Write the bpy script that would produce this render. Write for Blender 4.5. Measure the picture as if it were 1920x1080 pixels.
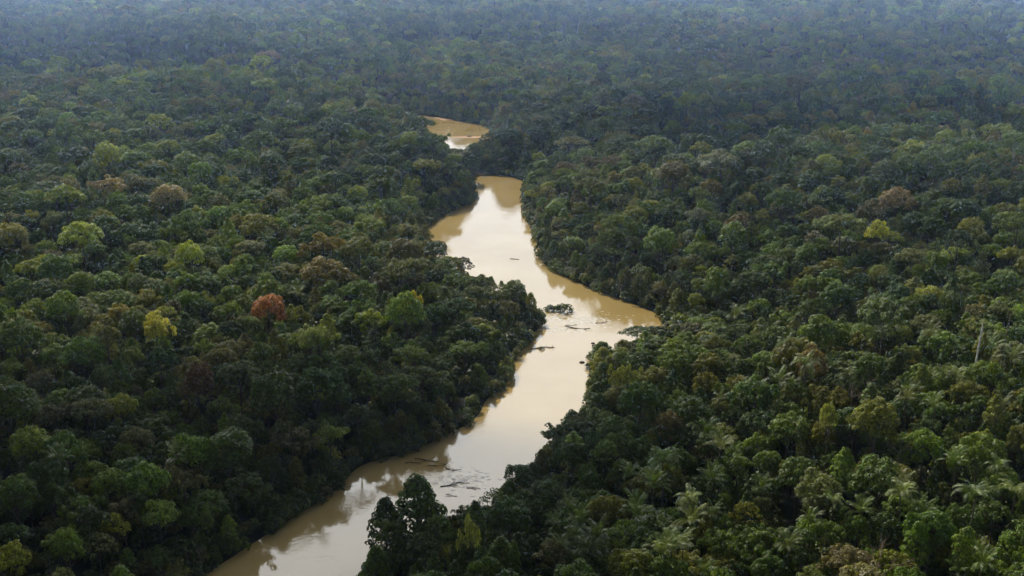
import bpy, bmesh, math, random
from mathutils import noise, Vector
import numpy as np
sc = bpy.context.scene
for o in list(bpy.data.objects): bpy.data.objects.remove(o)
COL = sc.collection
RNG = np.random.default_rng(11)
random.seed(5)

# ------------------------------------------------------------------ camera
F, H = 2318.0, 150.0                       # focal length in 1920-wide pixels, metres above the river
PITCH = math.atan((540 + 160) / F)
cam = bpy.data.cameras.new('camera'); cam.sensor_width = 36; cam.lens = 36 * F / 1920
cam.clip_start = 1; cam.clip_end = 40000
co = bpy.data.objects.new('camera', cam); COL.objects.link(co)
co.location = (0, 0, H); co.rotation_euler = (math.pi / 2 - PITCH, 0, 0)
sc.camera = co

# ------------------------------------------------------------------ sky, sun, exposure
SUN_EL, SUN_AZ = math.radians(42), math.radians(-25)     # azimuth clockwise from straight ahead (+Y)
w = bpy.data.worlds.new('World'); sc.world = w; w.use_nodes = True
nt = w.node_tree; nt.nodes.clear()
N, L = nt.nodes.new, nt.links.new
out = N('ShaderNodeOutputWorld'); bg = N('ShaderNodeBackground'); bg.inputs['Strength'].default_value = 0.05
sky = N('ShaderNodeTexSky'); sky.sky_type = 'NISHITA'; sky.sun_disc = False
sky.sun_elevation = SUN_EL; sky.sun_rotation = SUN_AZ
sky.air_density = 1.0; sky.dust_density = 2.5; sky.ozone_density = 1.0
# broken white cloud low over the horizon
tc = N('ShaderNodeTexCoord'); mp = N('ShaderNodeMapping'); mp.inputs['Scale'].default_value = (1.0, 1.0, 3.2)
no = N('ShaderNodeTexNoise'); no.inputs['Scale'].default_value = 2.2; no.inputs['Detail'].default_value = 7; no.inputs['Roughness'].default_value = 0.55
cr = N('ShaderNodeValToRGB'); cr.color_ramp.elements[0].position = 0.18; cr.color_ramp.elements[1].position = 0.38
mx = N('ShaderNodeMix'); mx.data_type = 'RGBA'; hg = N('ShaderNodeMix'); hg.data_type = 'RGBA'; hg.inputs['A'].default_value = (380.0, 398.0, 432.0, 1); hg.inputs['B'].default_value = (48.0, 50.0, 52.5, 1)
hh = N('ShaderNodeMix'); hh.data_type = 'RGBA'; hh.inputs['B'].default_value = (100.0, 101.0, 102.0, 1); L(hg.outputs['Result'], hh.inputs['A']); L(hh.outputs['Result'], mx.inputs['B'])
L(tc.outputs['Generated'], mp.inputs['Vector']); L(mp.outputs['Vector'], no.inputs['Vector'])
L(no.outputs['Fac'], cr.inputs['Fac'])
sx = N('ShaderNodeSeparateXYZ'); L(tc.outputs['Generated'], sx.inputs[0])
hr = N('ShaderNodeMapRange'); hr.inputs['From Min'].default_value = 0.03; hr.inputs['From Max'].default_value = 0.14   # milky horizon glare, boosted to light up the far haze
L(sx.outputs['Z'], hr.inputs['Value']); L(hr.outputs['Result'], hg.inputs['Factor'])
hq = N('ShaderNodeMapRange'); hq.inputs['From Min'].default_value = 0.26; hq.inputs['From Max'].default_value = 0.46   # brighter cloud higher up, nearer the sun
L(sx.outputs['Z'], hq.inputs['Value']); L(hq.outputs['Result'], hh.inputs['Factor'])
mr = N('ShaderNodeMapRange'); mr.inputs['From Min'].default_value = 0.60; mr.inputs['From Max'].default_value = 0.50
L(sx.outputs['Z'], mr.inputs['Value'])
mu = N('ShaderNodeMath'); mu.operation = 'MULTIPLY'; L(cr.outputs['Color'], mu.inputs[0]); L(mr.outputs['Result'], mu.inputs[1])
my_ = N('ShaderNodeMapRange'); my_.inputs['From Min'].default_value = 0.45; my_.inputs['From Max'].default_value = 0.86; my_.inputs['To Min'].default_value = 0.06
cy_ = N('ShaderNodeVectorMath'); cy_.operation = 'MULTIPLY'; cy_.inputs[1].default_value = (1, 1, 0); L(tc.outputs['Generated'], cy_.inputs[0])
cn_ = N('ShaderNodeVectorMath'); cn_.operation = 'NORMALIZE'; L(cy_.outputs[0], cn_.inputs[0]); cs_ = N('ShaderNodeSeparateXYZ'); L(cn_.outputs[0], cs_.inputs[0]); L(cs_.outputs['Y'], my_.inputs['Value'])   # whitest towards the sun
m2 = N('ShaderNodeMath'); m2.operation = 'MULTIPLY'; L(mu.outputs[0], m2.inputs[0]); L(my_.outputs['Result'], m2.inputs[1])
L(m2.outputs[0], mx.inputs['Factor']); L(sky.outputs['Color'], mx.inputs['A'])
L(mx.outputs['Result'], bg.inputs['Color']); L(bg.outputs[0], out.inputs['Surface'])

sl = bpy.data.lights.new('sun', 'SUN'); sl.energy = 5.0; sl.angle = math.radians(0.5); sl.color = (1, 0.92, 0.76)
so = bpy.data.objects.new('sun', sl); COL.objects.link(so); so.location = (0, 0, 3000)
SUN = np.array([math.sin(SUN_AZ) * math.cos(SUN_EL), math.cos(SUN_AZ) * math.cos(SUN_EL), math.sin(SUN_EL)])
so.rotation_euler = (math.pi / 2 - SUN_EL, 0, math.pi - SUN_AZ)
sc.view_settings.view_transform = 'Standard'; sc.view_settings.look = 'None'
sc.view_settings.gamma = 1; sc.view_settings.use_curve_mapping = False
sc.view_settings.exposure = -0.05
sc.cycles.use_denoising = True; sc.cycles.max_bounces = 6; sc.cycles.diffuse_bounces = 2
sc.cycles.transmission_bounces = 3; sc.cycles.transparent_max_bounces = 16; sc.cycles.volume_bounces = 1
sc.cycles.sample_clamp_indirect = 4

# ------------------------------------------------------------------ helpers
def bp(px, py, z=0.0):
    a, b = (px - 960) / F, -(py - 540) / F
    d = np.array([a, math.cos(PITCH) + b * math.sin(PITCH), -math.sin(PITCH) + b * math.cos(PITCH)])
    t = (H - z) / -d[2]
    return d[0] * t, d[1] * t
def project(x, y, z):
    dz = z - H
    dep = y * math.cos(PITCH) - dz * math.sin(PITCH)
    up = y * math.sin(PITCH) + dz * math.cos(PITCH)
    return 960 + F * x / dep, 540 - F * up / dep, dep
def tag(o, label=None, cat=None, group=None, kind=None):
    if label: o['label'] = label
    if cat: o['category'] = cat
    if group: o['group'] = group
    if kind: o['kind'] = kind
    return o
def mesh_np(name, V, faces_list, mats, smooth=False, midx=None):
    """faces_list: list of int arrays (n,k)."""
    me = bpy.data.meshes.new(name)
    V = np.asarray(V, np.float32)
    me.vertices.add(len(V)); me.vertices.foreach_set('co', V.ravel())
    loops = np.concatenate([f.ravel() for f in faces_list]).astype(np.int32)
    tot = np.concatenate([np.full(len(f), f.shape[1], np.int32) for f in faces_list])
    st = np.concatenate([[0], np.cumsum(tot)[:-1]]).astype(np.int32)
    me.loops.add(len(loops)); me.loops.foreach_set('vertex_index', loops)
    me.polygons.add(len(tot)); me.polygons.foreach_set('loop_start', st); me.polygons.foreach_set('loop_total', tot)
    if midx is not None: me.polygons.foreach_set('material_index', np.asarray(midx, np.int32))
    if smooth: me.polygons.foreach_set('use_smooth', np.ones(len(tot), bool))
    for m in mats: me.materials.append(m)
    me.update(calc_edges=True); me.validate()
    return me
def link(name, me, parent=None, loc=(0, 0, 0)):
    o = bpy.data.objects.new(name, me); COL.objects.link(o); o.location = loc
    if parent: o.parent = parent
    return o
def empty(name, loc, rz=0.0, s=(1, 1, 1)):
    o = bpy.data.objects.new(name, None); COL.objects.link(o); o.location = loc
    o.rotation_euler = (0, 0, rz); o.scale = s; o.empty_display_size = 2
    return o

# ------------------------------------------------------------------ materials
def newmat(name):
    m = bpy.data.materials.new(name); m.use_nodes = True; m.node_tree.nodes.clear()
    return m, m.node_tree.nodes.new, m.node_tree.links.new
def foliage_mat(name, trans=0.34, gloss=0.25):
    m, N, L = newmat(name)
    o = N('ShaderNodeOutputMaterial')
    at = N('ShaderNodeAttribute'); at.attribute_type = 'INSTANCER'; at.attribute_name = 'tint'
    geo = N('ShaderNodeNewGeometry')
    mr = N('ShaderNodeMapRange'); mr.inputs['To Min'].default_value = 0.45; mr.inputs['To Max'].default_value = 1.6
    L(geo.outputs['Random Per Island'], mr.inputs['Value'])
    oc = N('ShaderNodeTexCoord'); ns = N('ShaderNodeTexNoise'); ns.inputs['Scale'].default_value = 0.45; ns.inputs['Detail'].default_value = 2
    L(oc.outputs['Object'], ns.inputs['Vector'])
    hs = N('ShaderNodeHueSaturation')
    mh = N('ShaderNodeMapRange'); mh.inputs['From Min'].default_value = 0.3; mh.inputs['From Max'].default_value = 0.7
    mh.inputs['To Min'].default_value = 0.487; mh.inputs['To Max'].default_value = 0.513
    L(ns.outputs['Fac'], mh.inputs['Value']); L(mh.outputs['Result'], hs.inputs['Hue'])
    mv = N('ShaderNodeMapRange'); mv.inputs['From Min'].default_value = 0.32; mv.inputs['From Max'].default_value = 0.68; mv.inputs['To Min'].default_value = 0.7; mv.inputs['To Max'].default_value = 1.35
    n2 = N('ShaderNodeTexNoise'); n2.inputs['Scale'].default_value = 0.28; n2.inputs['Detail'].default_value = 3; L(oc.outputs['Object'], n2.inputs['Vector']); L(n2.outputs['Fac'], mv.inputs['Value'])
    vm = N('ShaderNodeMath'); vm.operation = 'MULTIPLY'; L(mr.outputs['Result'], vm.inputs[0]); L(mv.outputs['Result'], vm.inputs[1])
    L(at.outputs['Color'], hs.inputs['Color']); L(vm.outputs[0], hs.inputs['Value'])
    pb = N('ShaderNodeBsdfPrincipled'); pb.inputs['Roughness'].default_value = 0.5
    pb.inputs['Specular IOR Level'].default_value = gloss
    L(hs.outputs['Color'], pb.inputs['Base Color'])
    tr = N('ShaderNodeBsdfTranslucent')
    h2 = N('ShaderNodeMix'); h2.data_type = 'RGBA'; h2.blend_type = 'MULTIPLY'; h2.clamp_result = False; h2.inputs['Factor'].default_value = 1; h2.inputs['B'].default_value = (1.55, 1.5, .8, 1)
    L(hs.outputs['Color'], h2.inputs['A']); L(h2.outputs['Result'], tr.inputs['Color'])
    ms = N('ShaderNodeMixShader'); ms.inputs['Fac'].default_value = trans
    L(pb.outputs[0], ms.inputs[1]); L(tr.outputs[0], ms.inputs[2]); L(ms.outputs[0], o.inputs['Surface'])
    return m
def plain_mat(name, c1, c2, scale=3.0, rough=0.85, bump=0.0):
    m, N, L = newmat(name)
    o = N('ShaderNodeOutputMaterial'); pb = N('ShaderNodeBsdfPrincipled'); pb.inputs['Roughness'].default_value = rough; pb.inputs['Specular IOR Level'].default_value = 0.1
    tc = N('ShaderNodeTexCoord'); ns = N('ShaderNodeTexNoise'); ns.inputs['Scale'].default_value = scale; ns.inputs['Detail'].default_value = 5
    cr = N('ShaderNodeValToRGB'); cr.color_ramp.elements[0].position = 0.35; cr.color_ramp.elements[1].position = 0.65
    cr.color_ramp.elements[0].color = (*c1, 1); cr.color_ramp.elements[1].color = (*c2, 1)
    L(tc.outputs['Object'], ns.inputs['Vector']); L(ns.outputs['Fac'], cr.inputs['Fac']); L(cr.outputs['Color'], pb.inputs['Base Color'])
    if bump:
        b = N('ShaderNodeBump'); b.inputs['Strength'].default_value = bump; L(ns.outputs['Fac'], b.inputs['Height']); L(b.outputs[0], pb.inputs['Normal'])
    L(pb.outputs[0], o.inputs['Surface'])
    return m
LEAF = foliage_mat('leaves')
FROND = foliage_mat('palm_fronds', 0.25, 0.35)
BARK = plain_mat('bark', (.055, .045, .035), (.12, .10, .08), 2.0)
PALE = plain_mat('pale_bark', (.42, .40, .36), (.62, .60, .55), 1.5)
TWIG = plain_mat('dry_twigs', (.12, .085, .06), (.22, .165, .12), 1.0)
WETWOOD = plain_mat('wet_driftwood', (.05, .04, .03), (.13, .105, .075), 1.5)
ROCK = plain_mat('river_rock', (.04, .035, .03), (.10, .085, .07), 1.2, 0.8, 0.4)
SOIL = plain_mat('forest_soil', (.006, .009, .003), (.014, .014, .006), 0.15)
SAND = plain_mat('sandbank_sand', (.42, .25, .15), (.55, .36, .22), 0.4)

# ------------------------------------------------------------------ river outline (metres, camera above the origin, looking along +Y)
LEFT = [(-150, 130), (-112, 195), (-86, 238), (-73, 261), (-65, 276), (-56, 292), (-47, 308), (-44, 323), (-31, 330), (-19, 344), (-10, 358), (-9, 372),
        (-2, 383), (-1, 401), (3, 417), (8, 438), (12, 449), (9, 461), (-3, 476), (-15, 497), (-27, 518), (-38, 542), (-44, 580), (-40, 620),
        (-31, 638), (-23, 655), (-21, 672), (-22, 702), (-27, 728), (-33, 752), (-42, 778), (-51, 818), (-60, 866), (-74, 911), (-160, 955), (-300, 1010), (-520, 1150)]
RIGHT = [(-95, 120), (-70, 160), (-52, 200), (-39, 228), (-36, 246), (-34, 260), (-27, 277), (-14, 285), (-6, 290), (1, 306), (14, 334), (24, 360), (27, 385), (26, 404),
         (37, 413), (51, 424), (60, 442), (59, 461), (38, 489), (23, 513), (14, 534), (13, 567), (11, 598), (7, 620), (6, 664), (8, 721), (-8, 732),
         (-24, 741), (-28, 756), (-25, 778), (-17, 805), (-13, 850), (-14, 904), (-38, 932), (-64, 961), (-120, 1002), (-220, 1055), (-320, 1100), (-500, 1210)]
POLY = np.array(LEFT + RIGHT[::-1], float)
def chaikin(P, n=2):
    for _ in range(n):
        Q = np.roll(P, -1, 0); P = np.stack([P * .75 + Q * .25, P * .25 + Q * .75], 1).reshape(-1, 2)
    return P
POLY = chaikin(POLY, 2)
def bank(x, y):
    """signed distance to the river: + on land, - in the water"""
    x = np.asarray(x, float); y = np.asarray(y, float)
    A = POLY; B = np.roll(POLY, -1, 0)
    best = np.full(x.shape, 1e18); ins = np.zeros(x.shape, bool)
    for (ax, ay), (bx, by) in zip(A, B):
        dx, dy = bx - ax, by - ay
        t = np.clip(((x - ax) * dx + (y - ay) * dy) / (dx * dx + dy * dy), 0, 1)
        best = np.minimum(best, (x - ax - t * dx) ** 2 + (y - ay - t * dy) ** 2)
        c = ((ay > y) != (by > y))
        if dy: ins ^= c & (x < dx * (y - ay) / dy + ax)
    d = np.sqrt(best)
    return np.where(ins, -d, d)
HILLS = [  # x, y, radius across, radius deep, height
    (190, 600, 150, 75, 20), (330, 800, 200, 90, 34), (60, 820, 90, 60, 10), (420, 1250, 320, 150, 48), (-260, 900, 260, 160, 26),
    (-330, 560, 170, 120, 14), (-700, 1500, 420, 220, 45), (120, 1550, 380, 160, 36), (-150, 2000, 420, 220, 44), (760, 1900, 450, 200, 60), (-650, 2400, 600, 260, 60),
    (300, 2500, 500, 220, 60), (-420, 1180, 260, 80, 34), (700, 1120, 260, 80, 40), (-60, 1330, 260, 70, 30), (520, 1650, 300, 80, 46), (-500, 1850, 320, 90, 46), (150, 1950, 300, 90, 44), (-900, 1350, 300, 90, 40), (-250, 2350, 380, 110, 50), (800, 2350, 400, 110, 56), (140, 330, 70, 60, 8), (-1200, 2000, 500, 300, 50), (1300, 1500, 350, 300, 55), (500, 3200, 900, 300, 70), (-700, 3400, 900, 300, 70)]
def ground(x, y, sd):
    x = np.asarray(x, float); y = np.asarray(y, float)
    h = np.zeros(x.shape)
    for hx, hy, rx, ry, hh in HILLS:
        h += hh * np.exp(-((x - hx) / rx) ** 2 - ((y - hy) / ry) ** 2)
    h += 3.0 * np.sin(x / 37 + 1.3 * np.sin(y / 61)) * np.sin(y / 43 + 0.7) + 5 * np.sin(x / 113 + 2) * np.sin(y / 131 + 1)
    h = np.maximum(h, 0) + 1.0
    k = np.clip((sd - 2) / 70, 0, 1); k = k * k * (3 - 2 * k)
    b = 13 * np.exp(-((x + 47) / 32) ** 2 - ((y - 680) / 26) ** 2) * np.clip((sd - 1) / 14, 0, 1)
    return b + np.where(sd > 0, np.minimum(sd * 0.45, 1.0) + h * k, np.maximum(sd * 0.4, -3.0))
def axis(lo, hi, f0, f1, step, grow=1.09):
    m = list(np.arange(f0, f1, step)); s = step; v = m[-1]
    while v < hi: s *= grow; v += s; m.append(v)
    s = step; v = m[0]; a = []
    while v > lo: s *= grow; v -= s; a.append(v)
    return np.array(a[::-1] + m)
gx = axis(-7000, 7000, -130, 110, 3.0); gy = axis(-900, 9000, 180, 980, 3.0, 1.07)
X, Y = np.meshgrid(gx, gy); SD = bank(X.ravel(), Y.ravel())
Z = ground(X.ravel(), Y.ravel(), SD)
nx, ny = len(gx), len(gy)
idx = np.arange(nx * ny).reshape(ny, nx)
Q = np.stack([idx[:-1, :-1], idx[:-1, 1:], idx[1:, 1:], idx[1:, :-1]], -1).reshape(-1, 4)
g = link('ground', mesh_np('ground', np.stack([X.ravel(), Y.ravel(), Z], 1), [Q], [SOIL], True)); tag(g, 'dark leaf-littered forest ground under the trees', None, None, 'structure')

# muddy water
m, N, L = newmat('muddy_water'); o = N('ShaderNodeOutputMaterial'); pb = N('ShaderNodeBsdfPrincipled')
pb.inputs['IOR'].default_value = 1.36; pb.inputs['Roughness'].default_value = 0.05; pb.inputs['Specular IOR Level'].default_value = 0.5
tcw = N('ShaderNodeTexCoord')
n1 = N('ShaderNodeTexNoise'); n1.inputs['Scale'].default_value = 0.03; n1.inputs['Detail'].default_value = 4
cw = N('ShaderNodeValToRGB'); cw.color_ramp.elements[0].position = 0.35; cw.color_ramp.elements[1].position = 0.68
cw.color_ramp.elements[0].color = (.30, .212, .072, 1); cw.color_ramp.elements[1].color = (.35, .258, .10, 1)
L(tcw.outputs['Object'], n1.inputs['Vector']); L(n1.outputs['Fac'], cw.inputs['Fac']); L(cw.outputs['Color'], pb.inputs['Base Color'])
n2 = N('ShaderNodeTexNoise'); n2.inputs['Scale'].default_value = 0.9; n2.inputs['Detail'].default_value = 3
n3 = N('ShaderNodeTexNoise'); n3.inputs['Scale'].default_value = 0.06; n3.inputs['Detail'].default_value = 2
mp3 = N('ShaderNodeMapRange'); mp3.inputs['From Min'].default_value = .45; mp3.inputs['From Max'].default_value = .7; mp3.inputs['To Min'].default_value = 0.008; mp3.inputs['To Max'].default_value = 0.10
L(tcw.outputs['Object'], n2.inputs['Vector']); L(tcw.outputs['Object'], n3.inputs['Vector']); L(n3.outputs['Fac'], mp3.inputs['Value'])
bu = N('ShaderNodeBump'); bu.inputs['Distance'].default_value = 1.0; L(mp3.outputs['Result'], bu.inputs['Strength']); L(n2.outputs['Fac'], bu.inputs['Height']); L(bu.outputs[0], pb.inputs['Normal'])
L(pb.outputs[0], o.inputs['Surface'])
WATER = m
r = link('river_water', mesh_np('river', [(-900, -100, 0), (600, -100, 0), (600, 1500, 0), (-900, 1500, 0)], [np.array([[0, 1, 2, 3]])], [WATER]))
tag(r, 'winding muddy brown river reflecting a pale sky', None, None, 'structure')

# ------------------------------------------------------------------ shape builders
def tube(path, rad, k=6):
    path = np.asarray(path, float); n = len(path)
    T = np.gradient(path, axis=0); T /= np.linalg.norm(T, axis=1)[:, None] + 1e-9
    ref = np.array([1.0, 0.13, 0.0]) if abs(T[0][0]) < .8 else np.array([0, 1.0, 0.1])
    U = np.cross(T, ref); U /= np.linalg.norm(U, axis=1)[:, None] + 1e-9
    W = np.cross(T, U)
    a = np.linspace(0, 2 * np.pi, k, endpoint=False)
    rad = np.asarray(rad, float).reshape(-1, 1, 1)
    V = path[:, None, :] + rad * (np.cos(a)[None, :, None] * U[:, None, :] + np.sin(a)[None, :, None] * W[:, None, :])
    i = np.arange(n * k).reshape(n, k)
    f = np.stack([i[:-1], np.roll(i[:-1], -1, 1), np.roll(i[1:], -1, 1), i[1:]], -1).reshape(-1, 4)
    return V.reshape(-1, 3), f
class MB:
    def __init__(s): s.V = []; s.Fq = []; s.n = 0
    def add(s, V, Fc): s.V.append(V); s.Fq.append(Fc + s.n); s.n += len(V)
    def tube(s, path, rad, k=6): s.add(*tube(path, rad, k))
    def mesh(s, name, mat, smooth=False):
        return mesh_np(name, np.concatenate(s.V), s.Fq, [mat], smooth)
def rdir(rng, n):
    v = rng.normal(size=(n, 3)); return v / np.linalg.norm(v, axis=1)[:, None]
def leaves(rng, P, D, size):
    """leaf sprays: one kite-shaped face at every point, facing outward and up"""
    n = len(P)
    Nn = D * 0.95 + np.array([0, 0, 0.3]) + rdir(rng, n) * 0.5; Nn /= np.linalg.norm(Nn, axis=1)[:, None]
    U = np.cross(Nn, rdir(rng, n)); U /= np.linalg.norm(U, axis=1)[:, None] + 1e-9
    W = np.cross(Nn, U)
    s = (size * rng.uniform(0.55, 1.35, n))[:, None]
    V = np.stack([P - U * s, P + W * s * .55 - U * s * .1 + Nn * s * .12, P + U * s * 1.0 - Nn * s * .15, P - W * s * .55 - U * s * .1 + Nn * s * .12], 1).reshape(-1, 3)
    return V, np.arange(4 * n).reshape(n, 4)
def crown_lobes(rng, form):
    """(x, y, z, r) of every leafy clump, z from the crown base"""
    Ls = []
    if form == 'domed':
        n = 32; R, Hc = 6.2, 6.8
        i = np.arange(n) + .5; ph = i * 2.39996
        t = i / n; zz = 1 - t * 1.12
        rr = np.sqrt(np.clip(1 - zz ** 2, 0, 1))
        for a, z, q in zip(ph, zz, rr):
            k = rng.uniform(.82, 1.12)
            Ls.append((R * q * math.cos(a) * k, R * q * math.sin(a) * k, Hc * (z * k * .75 + .25), rng.uniform(1.2, 2.3)))
        wob = rng.uniform(0, 6.28); Ls = [(x * (1 + .13 * math.cos(2 * math.atan2(y, x) + wob)), y, z + rng.normal() * .35, r_) for x, y, z, r_ in Ls]
    elif form == 'flat-topped':
        n = 40; R = 8.4
        for i in range(n):
            a = i * 2.39996 + rng.normal() * .15; q = math.sqrt((i + .5) / n) * R * rng.uniform(.88, 1.1)
            Ls.append((q * math.cos(a), q * math.sin(a), 4.2 - 2.6 * (q / R) ** 2 + rng.normal() * .6, rng.uniform(1.15, 2.1)))
    elif form == 'clumpy':
        m_ = 6
        for j in range(m_):
            a = j * 6.283 / (m_ - 1) + rng.normal() * .3; q = 0 if j == 0 else rng.uniform(3.2, 5.2)
            cx, cy, cz = q * math.cos(a), q * math.sin(a), (5.2 if j == 0 else rng.uniform(1.2, 4.6)); R = rng.uniform(2.2, 3.4)
            for i in range(9):
                d = rdir(rng, 1)[0]; d[2] = abs(d[2]) * 1.1 - .25
                Ls.append((cx + d[0] * R, cy + d[1] * R, cz + d[2] * R, rng.uniform(.95, 1.7)))
    elif form == 'narrow':
        n = 38
        for i in range(n):
            t = (i + .5) / n; a = i * 2.39996; R = 4.0 * math.sin(math.pi * min(1, t * .8 + .22)) * rng.uniform(.7, 1.1)
            Ls.append((R * math.cos(a), R * math.sin(a), 11 * t, rng.uniform(1.0, 1.7)))
    elif form == 'feathery':
        for i in range(34):
            a = i * 2.39996; t = (i + .5) / 34; q = math.sqrt(t) * 6.4 * rng.uniform(.75, 1.1)
            Ls.append((q * math.cos(a), q * math.sin(a), 6.0 * (1 - (q / 6.8) ** 2) * rng.uniform(.65, 1.1), rng.uniform(.8, 1.35)))
    elif form == 'spreading':
        for j in range(9):
            a = j * 0.698 + rng.normal() * .25; q = rng.uniform(3.5, 7.4); cz = rng.uniform(1.5, 5.0)
            for i in range(7):
                Ls.append((q * math.cos(a) + rng.normal() * 1.5, q * math.sin(a) + rng.normal() * 1.5, cz + rng.normal() * .7, rng.uniform(.95, 1.6)))
        for i in range(8): Ls.append((rng.normal() * 1.8, rng.normal() * 1.8, 5 + rng.normal() * .6, rng.uniform(1.1, 1.7)))
    elif form == 'low-skirted':                       # riverside tree with leaves down to the water
        for i in range(56):
            t = (i + .5) / 56; a = i * 2.39996; R = 4.9 * math.sin(math.pi * min(1, t * .62 + .36)) ** .8 * rng.uniform(.75, 1.1)
            Ls.append((R * math.cos(a), R * math.sin(a), 12.5 * t + .3, rng.uniform(1.0, 1.75)))
    elif form == 'bushy':
        for i in range(16):
            d = rdir(rng, 1)[0]; Ls.append((d[0] * 1.7, d[1] * 1.7, abs(d[2]) * 2.0 + .2, rng.uniform(.6, 1.05)))
    return np.array(Ls)
FORMS = {   # crown base height, leaf spray size, leaves per unit clump area, trunk radius, full radius, total height
    'domed': (13.5, .46, 5.2, .34, 7.6, 22), 'flat-topped': (19.0, .46, 5.0, .42, 9.6, 25), 'clumpy': (13.0, .44, 5.2, .34, 7.4, 22),
    'narrow': (11.5, .44, 5.0, .28, 5.0, 24), 'feathery': (14.0, .36, 4.6, .28, 7.0, 21), 'spreading': (12.5, .44, 5.0, .38, 8.6, 20),
    'low-skirted': (0.6, .44, 4.8, .26, 5.8, 14.5), 'bushy': (0.0, .34, 5.0, .08, 2.5, 3.2)}
def build_tree(form, seed):
    rng = np.random.default_rng(seed); base, ls, dens, tr, R, Ht = FORMS[form]
    LB = crown_lobes(rng, form); Vs, Fs, n = [], [], 0
    for x, y, z, r_ in LB:
        k = int(dens * 6.0 * r_ * r_)
        d = rdir(rng, k); d[:, 2] = np.where(d[:, 2] < -.35, -d[:, 2], d[:, 2])
        rad = r_ * rng.uniform(.6, 1.1, k) ** .6
        P = np.array([x, y, base + z]) + d * rad[:, None] * np.array([1, 1, .8])
        V, f = leaves(rng, P, d, ls); Vs.append(V); Fs.append(f + n); n += len(V)
    crown = (np.concatenate(Vs), np.concatenate(Fs))
    tb = MB(); top = base + (LB[:, 2].mean() if form != 'low-skirted' else 9)
    bend = rng.normal(size=2) * .5
    t = np.linspace(0, 1, 6); path = np.stack([bend[0] * t * t, bend[1] * t * t, -1.5 + (top + 1.5) * t], 1)
    tb.tube(path, tr * (1.25 - .85 * t) * (1 + .8 * (t == 0)), 7)
    sel = rng.permutation(len(LB))[: min(10, len(LB))]
    for j in sel:
        c = LB[j, :3] + np.array([0, 0, base]); s0 = path[rng.integers(3, 6)]
        if form == 'low-skirted' and c[2] < 4: continue
        q = np.linspace(0, 1, 5)[:, None]; p = s0 * (1 - q) + c * q + np.array([0, 0, -1.2]) * (q * (1 - q)) * 2
        tb.tube(p, tr * .42 * (1 - .75 * q[:, 0]), 5)
    trunk = (np.concatenate(tb.V), np.concatenate(tb.Fq))
    return crown, trunk
def build_palm(seed, upright=True):
    rng = np.random.default_rng(seed); Ht = 13.0 if upright else 16.0; V_, F_, n = [], [], 0
    nf = 15 if upright else 18
    for i in range(nf):
        a = i * 2.39996 + rng.normal() * .15; lift = rng.uniform(.45, 1.15); Lf = rng.uniform(4.4, 6.0)
        q = np.linspace(0, 1, 11); th = (1.25 * lift) - q * (1.15 + .5 * (1 - lift)) * (1.0 if upright else 1.5)
        hx = np.concatenate([[0], np.cumsum(np.cos(th[:-1]) * Lf / 10)]); hz = np.concatenate([[0], np.cumsum(np.sin(th[:-1]) * Lf / 10)])
        P = np.stack([hx * math.cos(a), hx * math.sin(a), Ht + hz], 1); side = np.array([-math.sin(a), math.cos(a), 0])
        for k in range(1, 11):
            for sgn in (-1, 1):
                for sub in (0., .5):
                    p0 = P[k - 1] * (1 - sub) + P[k] * sub; T = P[k] - P[k - 1]; T = T / np.linalg.norm(T)
                    ll = 1.25 * math.sin(math.pi * (k + sub) / 11.5) ** .6 * rng.uniform(.85, 1.1) + .15
                    tip = p0 + side * sgn * ll * .8 + T * ll * .55 - np.array([0, 0, .22 * ll])
                    V_.append([p0 - T * .06, p0 + (tip - p0) * .5 + T * .075, tip, p0 + (tip - p0) * .5 - T * .075]); F_.append([n, n + 1, n + 2, n + 3]); n += 4
        vt, ft = tube(P, np.linspace(.07, .02, 11), 4); V_.extend(np.split(vt, len(vt) // 4)); F_.extend((ft + n).tolist()); n += len(vt)
    fr = (np.concatenate([np.asarray(v).reshape(-1, 3) for v in V_]), np.array(F_))
    t = np.linspace(0, 1, 7); path = np.stack([.6 * t * t, .2 * np.sin(t * 3), -1 + (Ht + 1.1) * t], 1)
    return fr, tube(path, .2 - .05 * t, 7)
def build_bare(seed, Ht=17, spread=6.5, depth=4, r0=.32, whippy=True):
    rng = np.random.default_rng(seed); trunk = MB(); limbs = MB()
    t = np.linspace(0, 1, 5); p = np.stack([.4 * t * t, .3 * t, -1 + (Ht * .6 + 1) * t], 1); trunk.tube(p, r0 * (1.1 - .5 * t), 7)
    def grow(p0, d, Ln, r_, lv):
        q = np.linspace(0, 1, 4)[:, None]; d2 = d + rng.normal(size=3) * .25 + np.array([0, 0, .12]); P = p0 + (d * (1 - q) + d2 * q) * Ln * q
        limbs.tube(P, r_ * (1 - .45 * q[:, 0]), 5 if lv > 1 else 4)
        if lv == 0: return
        for _ in range(3 if lv < depth else 4):
            dd = d2 + rng.normal(size=3) * .62; dd[2] = abs(dd[2]) * .7 + .12; dd /= np.linalg.norm(dd)
            grow(P[rng.integers(2, 4)], dd, Ln * rng.uniform(.55, .78), r_ * .55, lv - 1)
    for j in range(5):
        a = j * 1.257 + rng.normal() * .2; d = np.array([math.cos(a) * .8, math.sin(a) * .8, .75]); d /= np.linalg.norm(d)
        grow(p[-1 if j < 3 else -2], d, spread * .52, r0 * .6, depth - 1)
    return limbs, trunk

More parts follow.
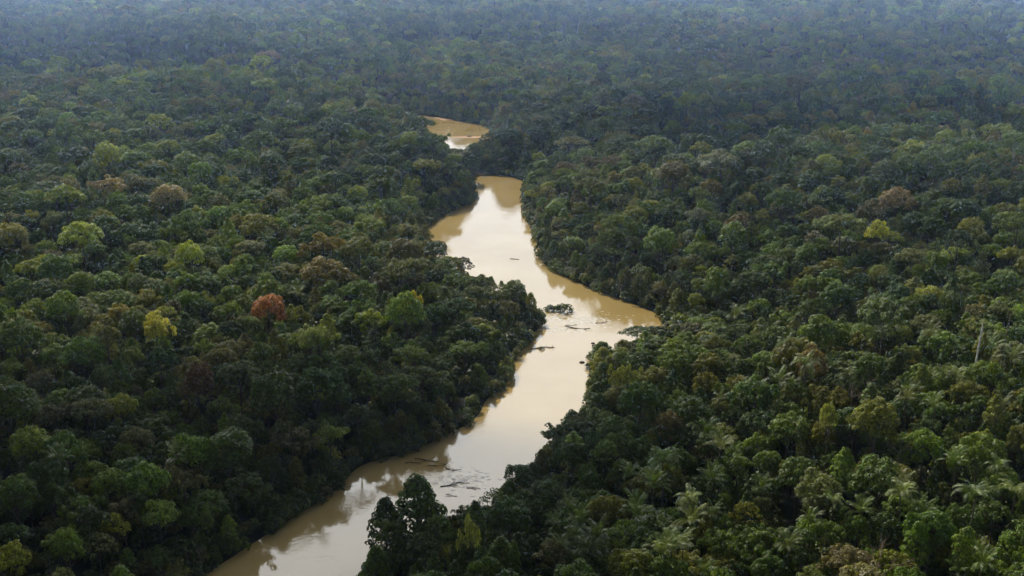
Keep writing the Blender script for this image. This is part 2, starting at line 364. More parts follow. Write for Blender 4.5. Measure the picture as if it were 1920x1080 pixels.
FORM_LIST = ['domed', 'flat-topped', 'clumpy', 'narrow', 'feathery', 'spreading', 'low-skirted']
PROTO = []                # (form, crown mesh, trunk mesh, joint mesh)
def reg(form, cr_, tr_, lmat, tmat):
    cm = mesh_np(form + '_crown', cr_[0], [cr_[1]], [lmat]); tm = mesh_np(form + '_trunk', tr_[0], [tr_[1]], [tmat], True)
    jm = mesh_np(form + '_whole', np.concatenate([cr_[0], tr_[0]]), [cr_[1], tr_[1] + len(cr_[0])], [lmat, tmat], False,
                 np.concatenate([np.zeros(len(cr_[1])), np.ones(len(tr_[1]))]))
    PROTO.append((form, cm, tm, jm)); return len(PROTO) - 1
BY_FORM = {}
for fi, fm in enumerate(FORM_LIST):
    BY_FORM[fm] = [reg(fm, *build_tree(fm, 100 * fi + s), LEAF, BARK) for s in range(6 if fm in ('domed', 'clumpy') else 4)]
BY_FORM['palm'] = [reg('palm', *build_palm(900 + s, s != 1), FROND, BARK) for s in range(5)]
BY_FORM['bushy'] = [reg('bushy', *build_tree('bushy', 700 + s), LEAF, BARK) for s in range(3)]
RAD = {k: v[4] for k, v in FORMS.items()}; RAD['palm'] = 4.2
HGT = {k: v[5] for k, v in FORMS.items()}; HGT['palm'] = 16.0

# ------------------------------------------------------------------ colours (leaf albedo)
TINTS = {'dark green': (.034, .056, .010), 'deep green': (.050, .077, .012), 'mid green': (.078, .112, .015), 'olive green': (.102, .102, .017), 'grey-green': (.092, .106, .045),
         'fresh green': (.100, .138, .017), 'yellow-green': (.155, .172, .019), 'brownish': (.090, .079, .040), 'ochre': (.15, .13, .035), 'rust-red': (.25, .108, .038),
         'golden yellow': (.32, .29, .030), 'pale lime': (.19, .21, .06), 'pinkish grey': (.22, .165, .14), 'tan': (.17, .13, .08), 'bright yellow': (.30, .30, .03), 'dark red': (.075, .042, .022)}
COMMON = ['dark green', 'deep green', 'mid green', 'olive green', 'grey-green', 'fresh green', 'yellow-green', 'brownish', 'ochre']
CP = np.array([.20, .21, .20, .13, .08, .10, .06, .03, .004]); CP /= CP.sum()

# ------------------------------------------------------------------ where every tree stands
# trees one recognises at once: pixel, crown width in pixels, colour, form, label
SPECIAL = [
    (505, 582, 72, 'rust-red', 'domed', 'rust-red domed tree glowing among green crowns on the left slope'),
    (293, 615, 78, 'golden yellow', 'clumpy', 'golden yellow clumpy tree on the left slope, largest yellow crown there'),
    (580, 640, 84, 'pale lime', 'spreading', 'pale lime spreading tree between the rust-red tree and the river'),
    (610, 512, 90, 'ochre', 'domed', 'wide ochre domed tree above and right of the rust-red tree'),
    (316, 366, 58, 'pinkish grey', 'domed', 'pinkish grey round tree alone in the upper part of the left slope'),
    (205, 352, 66, 'tan', 'spreading', 'tan spreading tree left of the pinkish grey round tree'),
    (298, 192, 46, 'yellow-green', 'clumpy', 'yellow-green clumpy tree far up the left slope in the haze'),
    (508, 130, 46, 'tan', 'spreading', 'tan tree far beyond the river in thick haze, left of the top pool'),
    (1684, 354, 66, 'tan', 'domed', 'tan domed tree on the right hill below the dark cloud shadow'),
    (1880, 226, 66, 'yellow-green', 'spreading', 'yellow-green spreading tree at the right edge beside the cloud shadow'),
    (1648, 436, 48, 'bright yellow', 'clumpy', 'bright yellow clumpy tree on the right slope below the tan tree'),
    (1632, 398, 56, 'brownish', 'spreading', 'brownish spreading tree just above the bright yellow tree'),
    (355, 480, 56, 'yellow-green', 'domed', 'yellow-green domed tree between the pinkish grey tree and the rust-red tree'),
    (1350, 306, 92, 'grey-green', 'domed', 'wide grey-green domed tree on the hill crest in front of the cloud shadow'),
    (1522, 688, 52, 'tan', 'domed', 'small tan domed tree on the lower right slope beside pale palms'),
    (1640, 790, 92, 'olive green', 'domed', 'large olive green domed tree standing proud on the lower right slope'),
    (1552, 806, 44, 'pale lime', 'flat-topped', 'small pale lime flat tree left of the large olive green domed tree'),
    (775, 572, 48, 'golden yellow', 'clumpy', 'small golden tree on the left bank above the river bend'),
    (1165, 715, 56, 'pale lime', 'spreading', 'pale lime tree at the right bank where the river narrows'),
    (372, 716, 64, 'dark red', 'domed', 'dark red tree in the shade of the left slope'),
    (880, 1005, 36, 'pale lime', 'clumpy', 'small pale lime treetop in dark shade beside the overhanging riverside tree'),
    (785, 950, 120, 'dark green', 'low-skirted', 'big dark leafy tree standing out over the river on the near right bank', 1.55),
    (1345, 530, 60, 'fresh green', 'domed', 'fresh green domed tree on the right slope above the tan river bend'),
    (1795, 462, 60, 'dark green', 'flat-topped', 'dark flat-topped tree right of the bright yellow tree'),
    (760, 472, 60, 'brownish', 'domed', 'brownish domed tree on the left bank beside the middle reach'),
    (20, 440, 60, 'ochre', 'domed', 'ochre tree at the left edge halfway up the slope'),
    (722, 975, 74, 'dark green', 'low-skirted', 'dark riverside tree on the water side of the big overhanging tree', 1.15),
    (705, 1062, 70, 'deep green', 'low-skirted', 'lowest dark tree at the water on the near right bank', 1.0),
    (888, 290, 54, 'deep green', 'low-skirted', 'deep green tree on the right point where the river pinches below the top pool'),
    (874, 304, 46, 'dark green', 'low-skirted', 'dark tree on the left point where the river pinches below the top pool', 1.2),
    (1470, 375, 70, 'deep green', 'flat-topped', 'broad deep green flat tree on the right hillside below the crest'),
]
T_x, T_y, T_form, T_s, T_col, T_sp, T_h = [], [], [], [], [], [], []
grid = {}
CELL = 12.0
def clash(x, y, r_, k):
    cx, cy = int(math.floor(x / CELL)), int(math.floor(y / CELL))
    for i in (cx - 1, cx, cx + 1):
        for j in (cy - 1, cy, cy + 1):
            for (a, b, c) in grid.get((i, j), ()):
                if (a - x) ** 2 + (b - y) ** 2 < (k * (c + r_)) ** 2: return True
    return False
def put(x, y, form, s, col, sp=-1, hs=1.0):
    grid.setdefault((int(math.floor(x / CELL)), int(math.floor(y / CELL))), []).append((x, y, RAD[form] * s))
    T_x.append(x); T_y.append(y); T_form.append(form); T_s.append(s); T_col.append(col); T_sp.append(sp); T_h.append(hs)
for i, (px, py, wp, col, form, lab, *hx) in enumerate(SPECIAL):
    z = 18.0; hx = hx[0] if hx else 1.14
    for _ in range(6):
        x, y = bp(px, py, z); s_ = bank([x], [y]); z = float(ground([x], [y], s_)[0]) + HGT[form] * hx * (.74 if form != 'low-skirted' else .62)
    if float(bank([x], [y])[0]) < 3: print('SPECIAL near water', lab, float(bank([x], [y])[0]))
    dist = math.sqrt(x * x + y * y + (H - z) ** 2)
    put(x, y, form, wp / F * dist / 2 / RAD[form] * .95, col, i, hx)
NSPEC = len(T_x)
# candidates, big crowns first
YMAX = 3600.0
def cand(n, pw=1.0):
    u = RNG.uniform(0, 1, n); y = np.sqrt(140 ** 2 + u * (YMAX ** 2 - 140 ** 2))
    x = RNG.uniform(-1, 1, n) * (y * .50 + 70)
    return x, y
def waves(x, y): return np.sin(x / 57 + 1.1) * np.sin(y / 71 + .4) + np.sin((x + y) / 33) * .5 + np.sin((x - 1.7 * y) / 140 + 2) * .8
for n, lo, hi, k, forms in (
        (20000, .78, 1.06, .95, ['flat-topped', 'domed', 'domed', 'clumpy', 'spreading']),
        (180000, .43, .74, .62, ['domed', 'domed', 'domed', 'clumpy', 'clumpy', 'spreading', 'narrow', 'feathery', 'flat-topped']),
        (220000, .32, .48, .50, ['domed', 'clumpy', 'feathery', 'spreading', 'narrow', 'low-skirted', 'low-skirted', 'domed'])):
    x, y = cand(n); sd = bank(x, y); ok = sd > 3.0
    if hi > 1: ok &= (RNG.uniform(0, 1, n) < .35) & (sd > 12)
    x, y, sd = x[ok], y[ok], sd[ok]; sz = np.sort(RNG.uniform(lo, hi, len(x)))[::-1]; wv = waves(x, y); uu = RNG.uniform(0, 1, (len(x), 4))
    for i in range(len(x)):
        form = forms[int(uu[i, 0] * len(forms))]; s = sz[i]; hs = 1.22 if hi > 1 and uu[i, 1] < .5 else 1.0
        if sd[i] < 9:
            form = 'low-skirted' if uu[i, 1] < .75 else form; s = min(s, .9)
        if sd[i] < 16 and form != 'low-skirted': hs = .80
        if 28 < x[i] < 85 and 390 < y[i] < 442: hs *= .62
        near = y[i] < 305 and -45 < x[i] < 25 and sd[i] < 40          # close right bank: small trees, its shade put into darker leaf colours
        if near: s = min(s, .7)
        if clash(x[i], y[i], RAD[form] * s, k): continue
        q = np.clip(.5 + .14 * wv[i] + (uu[i, 2] - .5) * .95, 0, .999)
        if uu[i, 3] < .55: q = uu[i, 2]
        if near: q *= .4
        put(x[i], y[i], form, s, COMMON[int(np.searchsorted(np.cumsum(CP), q))], -1, hs)
# palms push up through the canopy in loose groups
PALM_PX = [(1180, 885), (1228, 868), (1246, 892), (1590, 695), (1560, 672), (1500, 655), (1640, 640), (1880, 752), (1905, 775), (1690, 955), (1725, 930), (1350, 740), (1430, 900), (1790, 870),
           (1040, 960), (1120, 1010), (1290, 960), (1480, 1010), (1560, 935), (1820, 980), (1880, 905), (1600, 1045), (1240, 1050), (1440, 620), (1380, 605), (1720, 700), (1770, 690),
           (1800, 640), (1860, 640), (1290, 660), (1460, 720), (480, 345), (450, 360), (520, 415), (500, 440), (640, 470), (560, 560), (700, 600), (240, 480), (150, 520), (330, 850), (260, 905), (200, 980), (330, 960), (420, 820), (110, 860), (60, 760)]
PALM_PX += [(float(RNG.uniform(1020, 1915)), float(600 + 470 * RNG.uniform(0, 1) ** .8)) for _ in range(48)]
for px, py in PALM_PX:
    z = 20.0
    for _ in range(6):
        x, y = bp(px, py, z); s_ = bank([x], [y]); z = float(ground([x], [y], s_)[0]) + 17.5
    if s_[0] < 15: continue
    put(x, y, 'palm', float(RNG.uniform(.5, .98)), 'palm', -2, float(RNG.uniform(1.3, 1.5)))
TX, TY, TS, THS = map(np.array, (T_x, T_y, T_s, T_h)); NT = len(TX)
TSD = bank(TX, TY); TZ = ground(TX, TY, TSD) - .2
T_rz = RNG.uniform(0, 6.283, NT); jit = RNG.uniform(.86, 1.16, NT)
T_sz = TS ** .55 * jit * THS
T_sz[:NSPEC] = THS[:NSPEC]
asp = RNG.uniform(.84, 1.19, NT); T_sx, T_sy = TS * asp, TS / asp
T_p = [BY_FORM[f][int(RNG.integers(len(BY_FORM[f])))] for f in T_form]
PALMC = [(.088, .115, .040), (.070, .10, .028), (.115, .135, .060)]
base = np.array([TINTS[c] if c != 'palm' else PALMC[int(RNG.integers(3))] for c in T_col])
PATCH = 1 + .22 * np.sin(TX / 83 + 2 * np.sin(TY / 190)) * np.sin(TY / 120 + .8) + .14 * np.sin(TX / 31 + 1.7) * np.sin(TY / 47)   # forest types differ from place to place
T_tint = base * np.array([1.26, 1.31, .80]) * PATCH[:, None] * RNG.uniform(.82, 1.2, (NT, 1)) * RNG.uniform(.93, 1.07, (NT, 3))
THT = np.array([HGT[f] for f in T_form]) * T_sz; TRD = np.array([RAD[f] for f in T_form]) * TS
# which ones show largest: paint crowns far to near on a small raster
RW, RH = 480, 270
ids = np.full((RH, RW), -1, np.int32)
px, py, dep = project(TX, TY, TZ + THT * .8); k4 = RW / 1920
order = np.argsort(-dep)
rx = F * TRD / dep * k4 * .9; ry = F * np.maximum(TRD * .55, THT * .16) / dep * k4 * 1.05
for i in order:
    if dep[i] < 50: continue
    cx, cy = px[i] * k4, py[i] * k4
    x0, x1, y0, y1 = int(cx - rx[i]), int(cx + rx[i]) + 2, int(cy - ry[i]), int(cy + ry[i] * 1.4) + 2
    if x1 <= 0 or y1 <= 0 or x0 >= RW or y0 >= RH: continue
    x0, y0, x1, y1 = max(x0, 0), max(y0, 0), min(x1, RW), min(y1, RH)
    yy, xx = np.mgrid[y0:y1, x0:x1]
    mk = ((xx - cx) / max(rx[i], .5)) ** 2 + ((yy - cy) / max(ry[i], .5)) ** 2 < 1
    ids[y0:y1, x0:x1][mk] = i
area = np.bincount(ids[ids >= 0], minlength=NT)
palm_i = [i for i in range(NT) if T_sp[i] == -2 and area[i] > 3]
tree_i = [i for i in np.argsort(-area) if T_sp[i] == -1 and area[i] > 0][:300 - NSPEC]
single = list(range(NSPEC)) + [int(i) for i in tree_i]
solo = set(single) | set(palm_i)

# ------------------------------------------------------------------ individual trees, each an Empty with trunk and crown
DIRS = ['right of', 'behind and right of', 'behind', 'behind and left of', 'left of', 'in front and left of', 'in front of', 'in front and right of']
MARKS = [(px[i], py[i], n) for i, n in ((0, 'the rust-red tree'), (1, 'the golden yellow tree'), (2, 'the pale lime left tree'), (3, 'the wide ochre tree'), (19, 'the dark red tree'),
         (21, 'the dark overhanging tree'), (15, 'the large olive tree'), (14, 'the small tan tree'), (18, 'the lime bank tree'), (10, 'the bright yellow tree'), (8, 'the tan hill tree'))]
MARKS += [(1650, 1015, 'the bare dry tree'), (1838, 645, 'the white dead trunk'), (1205, 880, 'the three pale palms'), (650, 880, 'the left bank inlet'), (150, 1060, 'the bottom left corner'), (1840, 1060, 'the bottom right corner'),
          (1225, 585, 'the tan river bend'), (1010, 600, 'the left spur tip'), (60, 800, 'the left edge'), (1050, 850, 'the shaded right bank'), (1080, 1060, 'the middle bottom edge'), (420, 1050, 'the river mouth below')]
MARKS[-1] = (410, 1060, 'the lowest left bank')
ORD = ['nearest', 'second', 'third', 'fourth', 'fifth', 'sixth', 'seventh', 'eighth', 'ninth', 'tenth', 'eleventh', 'twelfth', 'thirteenth', 'fourteenth', 'fifteenth', 'sixteenth']
def where(i, same):
    d = [(mx_ - px[i]) ** 2 + ((my - py[i]) * 1.3) ** 2 for mx_, my, _ in MARKS]; j = int(np.argmin(d)); mx_, my, nm = MARKS[j]
    return j, int(round(math.atan2(my - py[i], px[i] - mx_) / (math.pi / 4))) % 8, d[j]
rank = {}
info = {}
for i in single[NSPEC:] + palm_i:
    j, q, d = where(i, None); sizew = ('broad ' if TRD[i] > 8.2 else 'small ' if TRD[i] < 4.4 else '') if T_sp[i] == -1 else ''
    desc = sizew + (T_col[i] + ' ' + T_form[i] + ' tree' if T_sp[i] == -1 else 'feather-leaved palm')
    info[i] = (j, q, d, desc); rank.setdefault((j, q, desc), []).append((d, i))
def label_of(i):
    j, q, d, desc = info[i]; lst = sorted(rank[(j, q, desc)]); k = [t for _, t in lst].index(i)
    nm = MARKS[j][2]
    if len(lst) == 1: return f'{desc} {DIRS[q]} {nm}'
    return f'{desc} {DIRS[q]} {nm}, {ORD[k]} such'
def side(i): return 'right' if TX[i] > np.interp(TY[i], [p[1] for p in RIGHT[:17]], [p[0] for p in RIGHT[:17]]) - 12 else 'left'
def place(i, label):
    f, cm, tm, jm = PROTO[T_p[i]]; pal = f == 'palm'
    e = empty('palm_tree' if pal else 'rainforest_tree', (TX[i], TY[i], TZ[i]), T_rz[i], (T_sx[i], T_sy[i], T_sz[i]))
    tag(e, label, 'palm' if pal else 'tree', ('palms' if pal else 'rainforest trees') + f' on the {side(i)} slope')
    c = link('crown', cm, e); c['tint'] = [float(v) for v in T_tint[i]]
    link('trunk', tm, e)
for i in single: place(i, SPECIAL[T_sp[i]][5] if T_sp[i] >= 0 else label_of(i))
for i in palm_i: place(i, label_of(i))

# ------------------------------------------------------------------ dead and bare trees
def on_ground(px_, py_, h):
    z = h
    for _ in range(6):
        x, y = bp(px_, py_, z); z = float(ground([x], [y], bank([x], [y]))[0]) + h
    return x, y, z - h
def snag(px_, py_, h, seed, mat, label, whiten=0.28):
    rng = np.random.default_rng(seed); x, y, z = on_ground(px_, py_, h)
    e = tag(empty('dead_tree', (x, y, z)), label, 'dead tree', 'dead standing trees')
    t = np.linspace(0, 1, 9); P = np.stack([.5 * t * t + .12 * np.sin(t * 7), .3 * np.sin(t * 4), -1 + (h + 1) * t], 1)
    a = MB(); a.tube(P, whiten * (1.35 - .75 * t), 8); link('trunk', a.mesh('snag_trunk', mat, True), e)
    for j in range(2):
        b = MB(); k = int(rng.integers(6, 9)); an = rng.uniform(0, 6.28); ln = rng.uniform(.6, 1.3); q = np.linspace(0, 1, 5)[:, None]
        d = np.array([math.cos(an), math.sin(an), .7]); b.tube(P[k] + d * ln * q + np.array([0, 0, .5]) * q * q, .1 * (1.1 - .8 * q[:, 0]), 5)
        link('branch', b.mesh('snag_branch', mat, True), e)
snag(1838, 612, 27, 3, PALE, 'white bare dead trunk rising from the green canopy on the right slope', .36)
snag(1890, 592, 25, 4, TWIG, 'thinner grey dead trunk right of the white dead trunk', .24)
def bare(px_, py_, h, spread, seed, mat, label):
    x, y, z = on_ground(px_, py_, h); e = tag(empty('bare_tree', (x, y, z)), label, 'bare tree', 'leafless trees')
    lb, tk = build_bare(seed, h, spread, 4, .26); link('trunk', tk.mesh('bare_trunk', mat, True), e); link('branches', lb.mesh('bare_branches', mat), e)
bare(1650, 1005, 25, 6.0, 21, TWIG, 'bare reddish dry tree with fine twigs near the bottom right')
bare(1690, 790, 22, 4.0, 22, TWIG, 'brownish leafless tree right of the large olive green domed tree')
bare(1600, 690, 22, 3.6, 23, TWIG, 'small brownish leafless tree among palms on the lower right slope')

# ------------------------------------------------------------------ driftwood, rocks, islet and shallows in the river
def log(px_, py_, ln, r_, rz, label, seed, twigs=4):
    rng = np.random.default_rng(seed); x, y = bp(px_, py_, .1); b = MB(); t = np.linspace(-.5, .5, 8)
    P = np.stack([t * ln, .06 * ln * np.sin(t * 4 + seed), .08 + .12 * np.sin(t * 5 + seed) + .25 * np.abs(t)], 1); P[:, 0] *= .8; r_ *= .75; b.tube(P, r_ * (1.1 - .7 * np.abs(t + .3)), 7)
    o = link('driftwood_log', b.mesh('log', WETWOOD, True), None, (x, y, 0)); o.rotation_euler = (0, 0, rz)
    tag(o, label, 'driftwood', 'driftwood in the river')
    for j in range(twigs):
        c = MB(); i = int(rng.integers(1, 7)); an = rng.uniform(-1.4, 1.4) + (0 if rng.random() < .5 else math.pi); L_ = ln * rng.uniform(.18, .42); q = np.linspace(0, 1, 5)[:, None]
        c.tube(P[i] + np.array([math.cos(an), math.sin(an), rng.uniform(.05, .45)]) * L_ * q - np.array([0, 0, .2]) * L_ * q * q, r_ * .45 * (1.1 - .8 * q[:, 0]), 5)
        link('branch', c.mesh('log_branch', WETWOOD, True), o)
LOGS = [(775, 868, 6, .16, .15, 'dark forked branch at the shore end of the lower driftwood raft'), (800, 863, 9, .2, -.1, 'long dark log along the far side of the lower driftwood raft'),
        (822, 872, 7, .18, .3, 'twiggy log in the middle of the lower driftwood raft'), (850, 880, 6, .16, -.35, 'dark log at the mid-river end of the lower driftwood raft'),
        (842, 910, 6, .22, .1, 'thick dark log floating below the lower driftwood raft'), (868, 905, 5, .14, -.2, 'thin branch drifting right of the thick dark log'),
        (888, 915, 5, .12, -.1, 'thin branch drifting beside the shaded right bank'), (846, 929, 4, .12, .0, 'short branch in the notch behind the overhanging tree'),
        (1085, 615, 11, .24, -.05, 'long snagged log across the riffle below the islet'), (1070, 610, 6, .16, .25, 'twiggy snag on the riffle below the islet'),
        (1128, 605, 6, .18, .05, 'short log at the right end of the riffle'), (1000, 654, 5, .2, .1, 'dark stump drifting near the left bank below the spur'),
        (1022, 652, 9, .22, .12, 'low mossy log near the left bank below the spur'), (965, 486, 5, .16, .0, 'small dark branch alone in the pale middle reach'),
        (642, 912, 7, .2, .2, 'pale fallen trunk lying off the left bank inlet'), (1196, 576, 6, .15, -.3, 'thin branch fallen from the far bank of the tan bend'),
        (806, 827, 6, .14, .5, 'bare branches leaning off the lower left bank')]
for k, (a_, b_, l_, r_, z_, lab) in enumerate(LOGS): log(a_, b_, l_, r_, z_, lab, 40 + k, 5)
def rock(px_, py_, s_, lab, seed):
    x, y = bp(px_, py_, .2); bm = bmesh.new(); bmesh.ops.create_icosphere(bm, subdivisions=3, radius=1)
    for v in bm.verts:
        k = 1 + .35 * noise.fractal(v.co * 1.3 + Vector((seed, 0, 0)), .8, 2, 3); v.co = Vector((v.co.x * s_ * k * 1.2, v.co.y * s_ * k, v.co.z * s_ * .5 * k))
    me = bpy.data.meshes.new('rock'); bm.to_mesh(me); bm.free(); me.materials.append(ROCK)
    tag(link('river_rock', me, None, (x, y, .1)), lab, 'rock', 'rocks in the river')
for k, (a_, b_, s_, lab) in enumerate([(1092, 679, .8, 'dark rock by itself off the right bank below the tan bend'), (1104, 666, .7, 'small rock between the lone rock and the right bank'), (1116, 648, 1.0, 'dark rock touching the right bank shrubs'),
        (1112, 643, .6, 'smallest rock above the rock touching the right bank'), (862, 283, 2.0, 'brown rock in the rapids at the foot of the top pool'), (868, 291, 1.6, 'lower rock in the rapids at the foot of the top pool'), (880, 256, 1.6, 'low dark rock across the middle of the top pool')]): rock(a_, b_, s_, lab, 3.1 * k)
def bush(px_, py_, s_, h_, col, lab, cat='bush'):
    x, y = bp(px_, py_, 0); p = PROTO[BY_FORM['bushy'][int(RNG.integers(3))]]
    e = tag(empty('river_bush', (x, y, -.15), float(RNG.uniform(0, 6)), (s_, s_, h_)), lab, cat, 'bushes standing in the river')
    c = link('crown', p[1], e); c['tint'] = list(TINTS[col]); link('trunk', p[2], e)
for (a_, b_, s_, h_, col, lab) in [(1030, 582, 1.1, .9, 'deep green', 'low green bush between the left spur and the islet bush'), (1058, 584, 1.5, 1.3, 'deep green', 'round islet bush out in the river off the left spur'),
        (1043, 582, .9, .8, 'mid green', 'small bush joining the two islet bushes'), (1015, 655, .55, .45, 'olive green', 'low scrub caught on the mossy log'), (1112, 672, 1.1, .8, 'olive green', 'shrub leaning over the water at the right bank rocks'),
        (1128, 660, 1.3, 1.0, 'mid green', 'broad shrub behind the right bank rocks')]: bush(a_, b_, s_, h_, col, lab)
def bar(px_, py_, a_, b_, top, name, label):
    sb = MB(); cx_, cy_ = bp(px_, py_, 0); aa = np.linspace(0, 2 * np.pi, 28, endpoint=False)
    rings = [np.stack([cx_ + a_ * q * np.cos(aa) * (1 + .2 * np.sin(3 * aa + px_)), cy_ + b_ * q * np.sin(aa) + .2 * b_ * np.cos(aa * 2), np.full(28, z_)], 1) for q, z_ in ((1.0, -.25), (.8, .3 * top), (.45, .85 * top), (.02, top))]
    ii = np.arange(28 * 4).reshape(4, 28); sb.add(np.concatenate(rings), np.stack([ii[:-1], np.roll(ii[:-1], -1, 1), np.roll(ii[1:], -1, 1), ii[1:]], -1).reshape(-1, 4))
    tag(link(name, sb.mesh(name, SAND, True)), label, None, None, 'structure')
bar(905, 325, 9, 5, .36, 'sandbank', 'low pink sandbank at the head of the middle pool')
bar(884, 257, 15, 4, .2, 'sandbank', 'thin pale bar across the top pool')
bar(842, 222, 13, 9, .2, 'sandbank', 'pale bar along the far shore of the top pool')
# broken white water: many flecks a few millimetres above the surface
FOAM = plain_mat('foam', (.62, .60, .55), (.78, .76, .72), 2.0)
def foam(px_, py_, w_, d_, n_, seed):
    rng = np.random.default_rng(seed); cx, cy = bp(px_, py_, 0); V, Fq = [], []
    for i in range(n_):
        x, y = cx + rng.normal() * w_ * .45, cy + rng.normal() * d_ * .45; k = 7; a = np.linspace(0, 2 * np.pi, k, endpoint=False); l_ = rng.uniform(.15, .9); wd = l_ * rng.uniform(.15, .4)
        V.append(np.stack([x + np.cos(a) * l_ * rng.uniform(.7, 1.2, k), y + np.sin(a) * wd * rng.uniform(.7, 1.2, k), np.full(k, .012 + .004 * (i % 5))], 1)); Fq.append(np.arange(k) + i * k)
    return np.concatenate(V), np.array(Fq)
fv, ff, fn = [], [], 0
for a_ in [(1078, 600, 18, 9, 420, 1), (1040, 592, 7, 4, 60, 2), (866, 900, 11, 8, 150, 3), (855, 288, 8, 22, 160, 4), (838, 250, 6, 30, 90, 5), (1060, 618, 12, 4, 60, 6)]:
    v, f = foam(*a_); fv.append(v); ff.append(f + fn); fn += len(v)
tag(link('white_water', mesh_np('white_water', np.concatenate(fv), ff, [FOAM])), 'flecks of white water on the riffles', None, None, 'stuff')

# ------------------------------------------------------------------ the rest of the forest: one object, instances on points
protos = bpy.data.collections.new('forest_kinds')
for n, (f, cm, tm, jm) in enumerate(PROTO):
    o = bpy.data.objects.new(f'kind_{n:02d}', jm); protos.objects.link(o)
def scatter(name, P, pidx, rz, scl, tint):
    me = bpy.data.meshes.new(name); me.vertices.add(len(P)); me.vertices.foreach_set('co', np.asarray(P, np.float32).ravel())
    def attr(n, t, v, key):
        a = me.attributes.new(n, t, 'POINT'); a.data.foreach_set(key, np.asarray(v).ravel())
    attr('kind', 'INT', np.asarray(pidx, np.int32), 'value')
    attr('turn', 'FLOAT_VECTOR', np.stack([0 * rz, 0 * rz, rz], 1).astype(np.float32), 'vector')
    attr('size', 'FLOAT_VECTOR', np.asarray(scl, np.float32), 'vector'); attr('tint', 'FLOAT_VECTOR', np.asarray(tint, np.float32), 'vector')
    me.update()
    o = link(name, me)
    ng = bpy.data.node_groups.new(name + '_scatter', 'GeometryNodeTree')
    ng.interface.new_socket('Geometry', in_out='INPUT', socket_type='NodeSocketGeometry'); ng.interface.new_socket('Geometry', in_out='OUTPUT', socket_type='NodeSocketGeometry')
    N, L = ng.nodes.new, ng.links.new
    gi, go = N('NodeGroupInput'), N('NodeGroupOutput'); ip = N('GeometryNodeInstanceOnPoints'); ci = N('GeometryNodeCollectionInfo')
    ci.inputs['Collection'].default_value = protos; ci.inputs['Separate Children'].default_value = True; ci.inputs['Reset Children'].default_value = True
    def na(n, t):
        a = N('GeometryNodeInputNamedAttribute'); a.data_type = t; a.inputs['Name'].default_value = n; return a.outputs['Attribute']
    mp_ = N('GeometryNodeMeshToPoints'); L(gi.outputs[0], mp_.inputs['Mesh']); L(mp_.outputs[0], ip.inputs['Points'])
    L(ci.outputs[0], ip.inputs['Instance']); ip.inputs['Pick Instance'].default_value = True
    L(na('kind', 'INT'), ip.inputs['Instance Index'])
    er = N('FunctionNodeEulerToRotation'); L(na('turn', 'FLOAT_VECTOR'), er.inputs[0]); L(er.outputs[0], ip.inputs['Rotation'])
    L(na('size', 'FLOAT_VECTOR'), ip.inputs['Scale']); L(ip.outputs[0], go.inputs[0])
    md = o.modifiers.new('scatter', 'NODES'); md.node_group = ng
    return o
rest = np.array([i for i in range(NT) if i not in solo and (T_sp[i] >= -1)])
fo = scatter('forest', np.stack([TX, TY, TZ], 1)[rest], np.array(T_p)[rest], T_rz[rest], np.stack([T_sx, T_sy, T_sz], 1)[rest], T_tint[rest])
tag(fo, 'dense green rainforest canopy rolling away to the hazy distance', 'forest', None, 'stuff')
# low growth under the trees and hanging over the banks
n = 90000; x = RNG.uniform(-330, 330, n); y = 170 + RNG.uniform(0, 1, n) ** 1.0 * 830; sd = bank(x, y)
ok = (sd > -.3) & ((sd < 5) | (RNG.uniform(0, 1, n) < .22)) & (np.abs(x) < y * .5 + 40)
x, y, sd = x[ok], y[ok], sd[ok]; n = len(x); z = ground(x, y, sd)
sz = RNG.uniform(.55, 1.25, n); sz = np.where(sd > 5, sz * 1.7, sz * 1.15)
ci_ = RNG.choice(len(COMMON[:8]), n, p=CP[:8] / CP[:8].sum())
ug = scatter('undergrowth', np.stack([x, y, z - .2], 1), RNG.choice(BY_FORM['bushy'], n), RNG.uniform(0, 6.28, n), np.stack([sz, sz, sz * RNG.uniform(.8, 1.5, n)], 1), np.array([TINTS[COMMON[c]] for c in ci_]) * RNG.uniform(.8, 1.2, (n, 1)))
tag(ug, 'low green bushes crowding the river banks and forest floor', 'undergrowth', None, 'stuff')

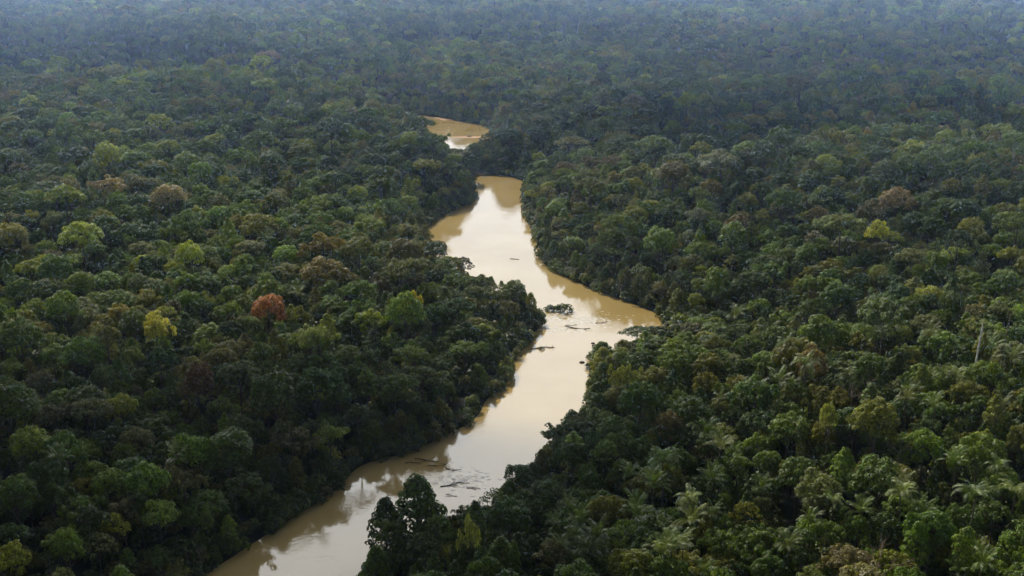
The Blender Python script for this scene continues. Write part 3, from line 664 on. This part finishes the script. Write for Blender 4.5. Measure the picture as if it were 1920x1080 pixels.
# ------------------------------------------------------------------ small clouds out of view, placed for their shadows; they also darken the frame corners
m, N, L = newmat('cloud_vapour'); o = N('ShaderNodeOutputMaterial'); pv = N('ShaderNodeVolumePrincipled')
pv.inputs['Color'].default_value = (1, 1, 1, 1); pv.inputs['Density'].default_value = 0.12; pv.inputs['Anisotropy'].default_value = 0.3
L(pv.outputs[0], o.inputs['Volume'])
def cloud(gx_, gy_, rx_, ry_, alt=720.0, thick=34.0, rz=0.0):
    bm = bmesh.new(); bmesh.ops.create_icosphere(bm, subdivisions=5, radius=1)
    off = Vector((gx_ * .013, gy_ * .017, 0))
    for v in bm.verts:
        k = 1 + .45 * noise.fractal(v.co * 1.6 + off, .9, 2.0, 4)
        v.co = Vector((v.co.x * rx_ * k, v.co.y * ry_ * k, v.co.z * thick * k * (1.0 if v.co.z > 0 else .55)))
    me = bpy.data.meshes.new('cloud'); bm.to_mesh(me); bm.free(); me.materials.append(m)
    c = link('cloud', me, None, (gx_ + SUN[0] / SUN[2] * alt, gy_ + SUN[1] / SUN[2] * alt, alt)); c.rotation_euler = (0, 0, rz)
    tag(c, 'small white cloud placed out of view to shade the forest', None, None, 'structure')
for (px_, py_, rx_, ry_, rz_) in [(330, 850, 120, 60, .1), (450, 855, 34, 40, 0), (40, 800, 85, 42, .2), (1160, 925, 32, 24, .5), (800, 1010, 40, 28, 0), (920, 1010, 38, 28, 0), (1455, 256, 66, 105, -.1), (1690, 222, 80, 125, .1), (1850, 200, 62, 90, 0), (150, 1010, 55, 36, 0)]:
    cx_, cy_ = bp(px_, py_, 18); cloud(cx_, cy_, rx_, ry_, 2200 if rx_ > 60 else 1000, 34, rz_)

# ------------------------------------------------------------------ haze: one closed box of even pale air
m, N, L = newmat('haze_air'); o = N('ShaderNodeOutputMaterial'); pv = N('ShaderNodeVolumePrincipled')
pv.inputs['Color'].default_value = (.52, .72, 1.0, 1); pv.inputs['Density'].default_value = 0.00011; pv.inputs['Anisotropy'].default_value = 0.94
L(pv.outputs[0], o.inputs['Volume'])
x0, x1, y0, y1, z0, z1 = -9000, 9000, -2500, 12000, -5, 170
V = [(x0, y0, z0), (x1, y0, z0), (x1, y1, z0), (x0, y1, z0), (x0, y0, z1), (x1, y0, z1), (x1, y1, z1), (x0, y1, z1)]
Fb = np.array([[3, 2, 1, 0], [4, 5, 6, 7], [0, 1, 5, 4], [1, 2, 6, 5], [2, 3, 7, 6], [3, 0, 4, 7]])
hz = link('haze', mesh_np('haze', V, [Fb], [m])); tag(hz, 'thin blue haze hanging over the forest', None, None, 'stuff')
print('TREES', NT, 'single', len(single), 'palms', len(palm_i), 'undergrowth', n, 'smallest single', area[tree_i[-1]])
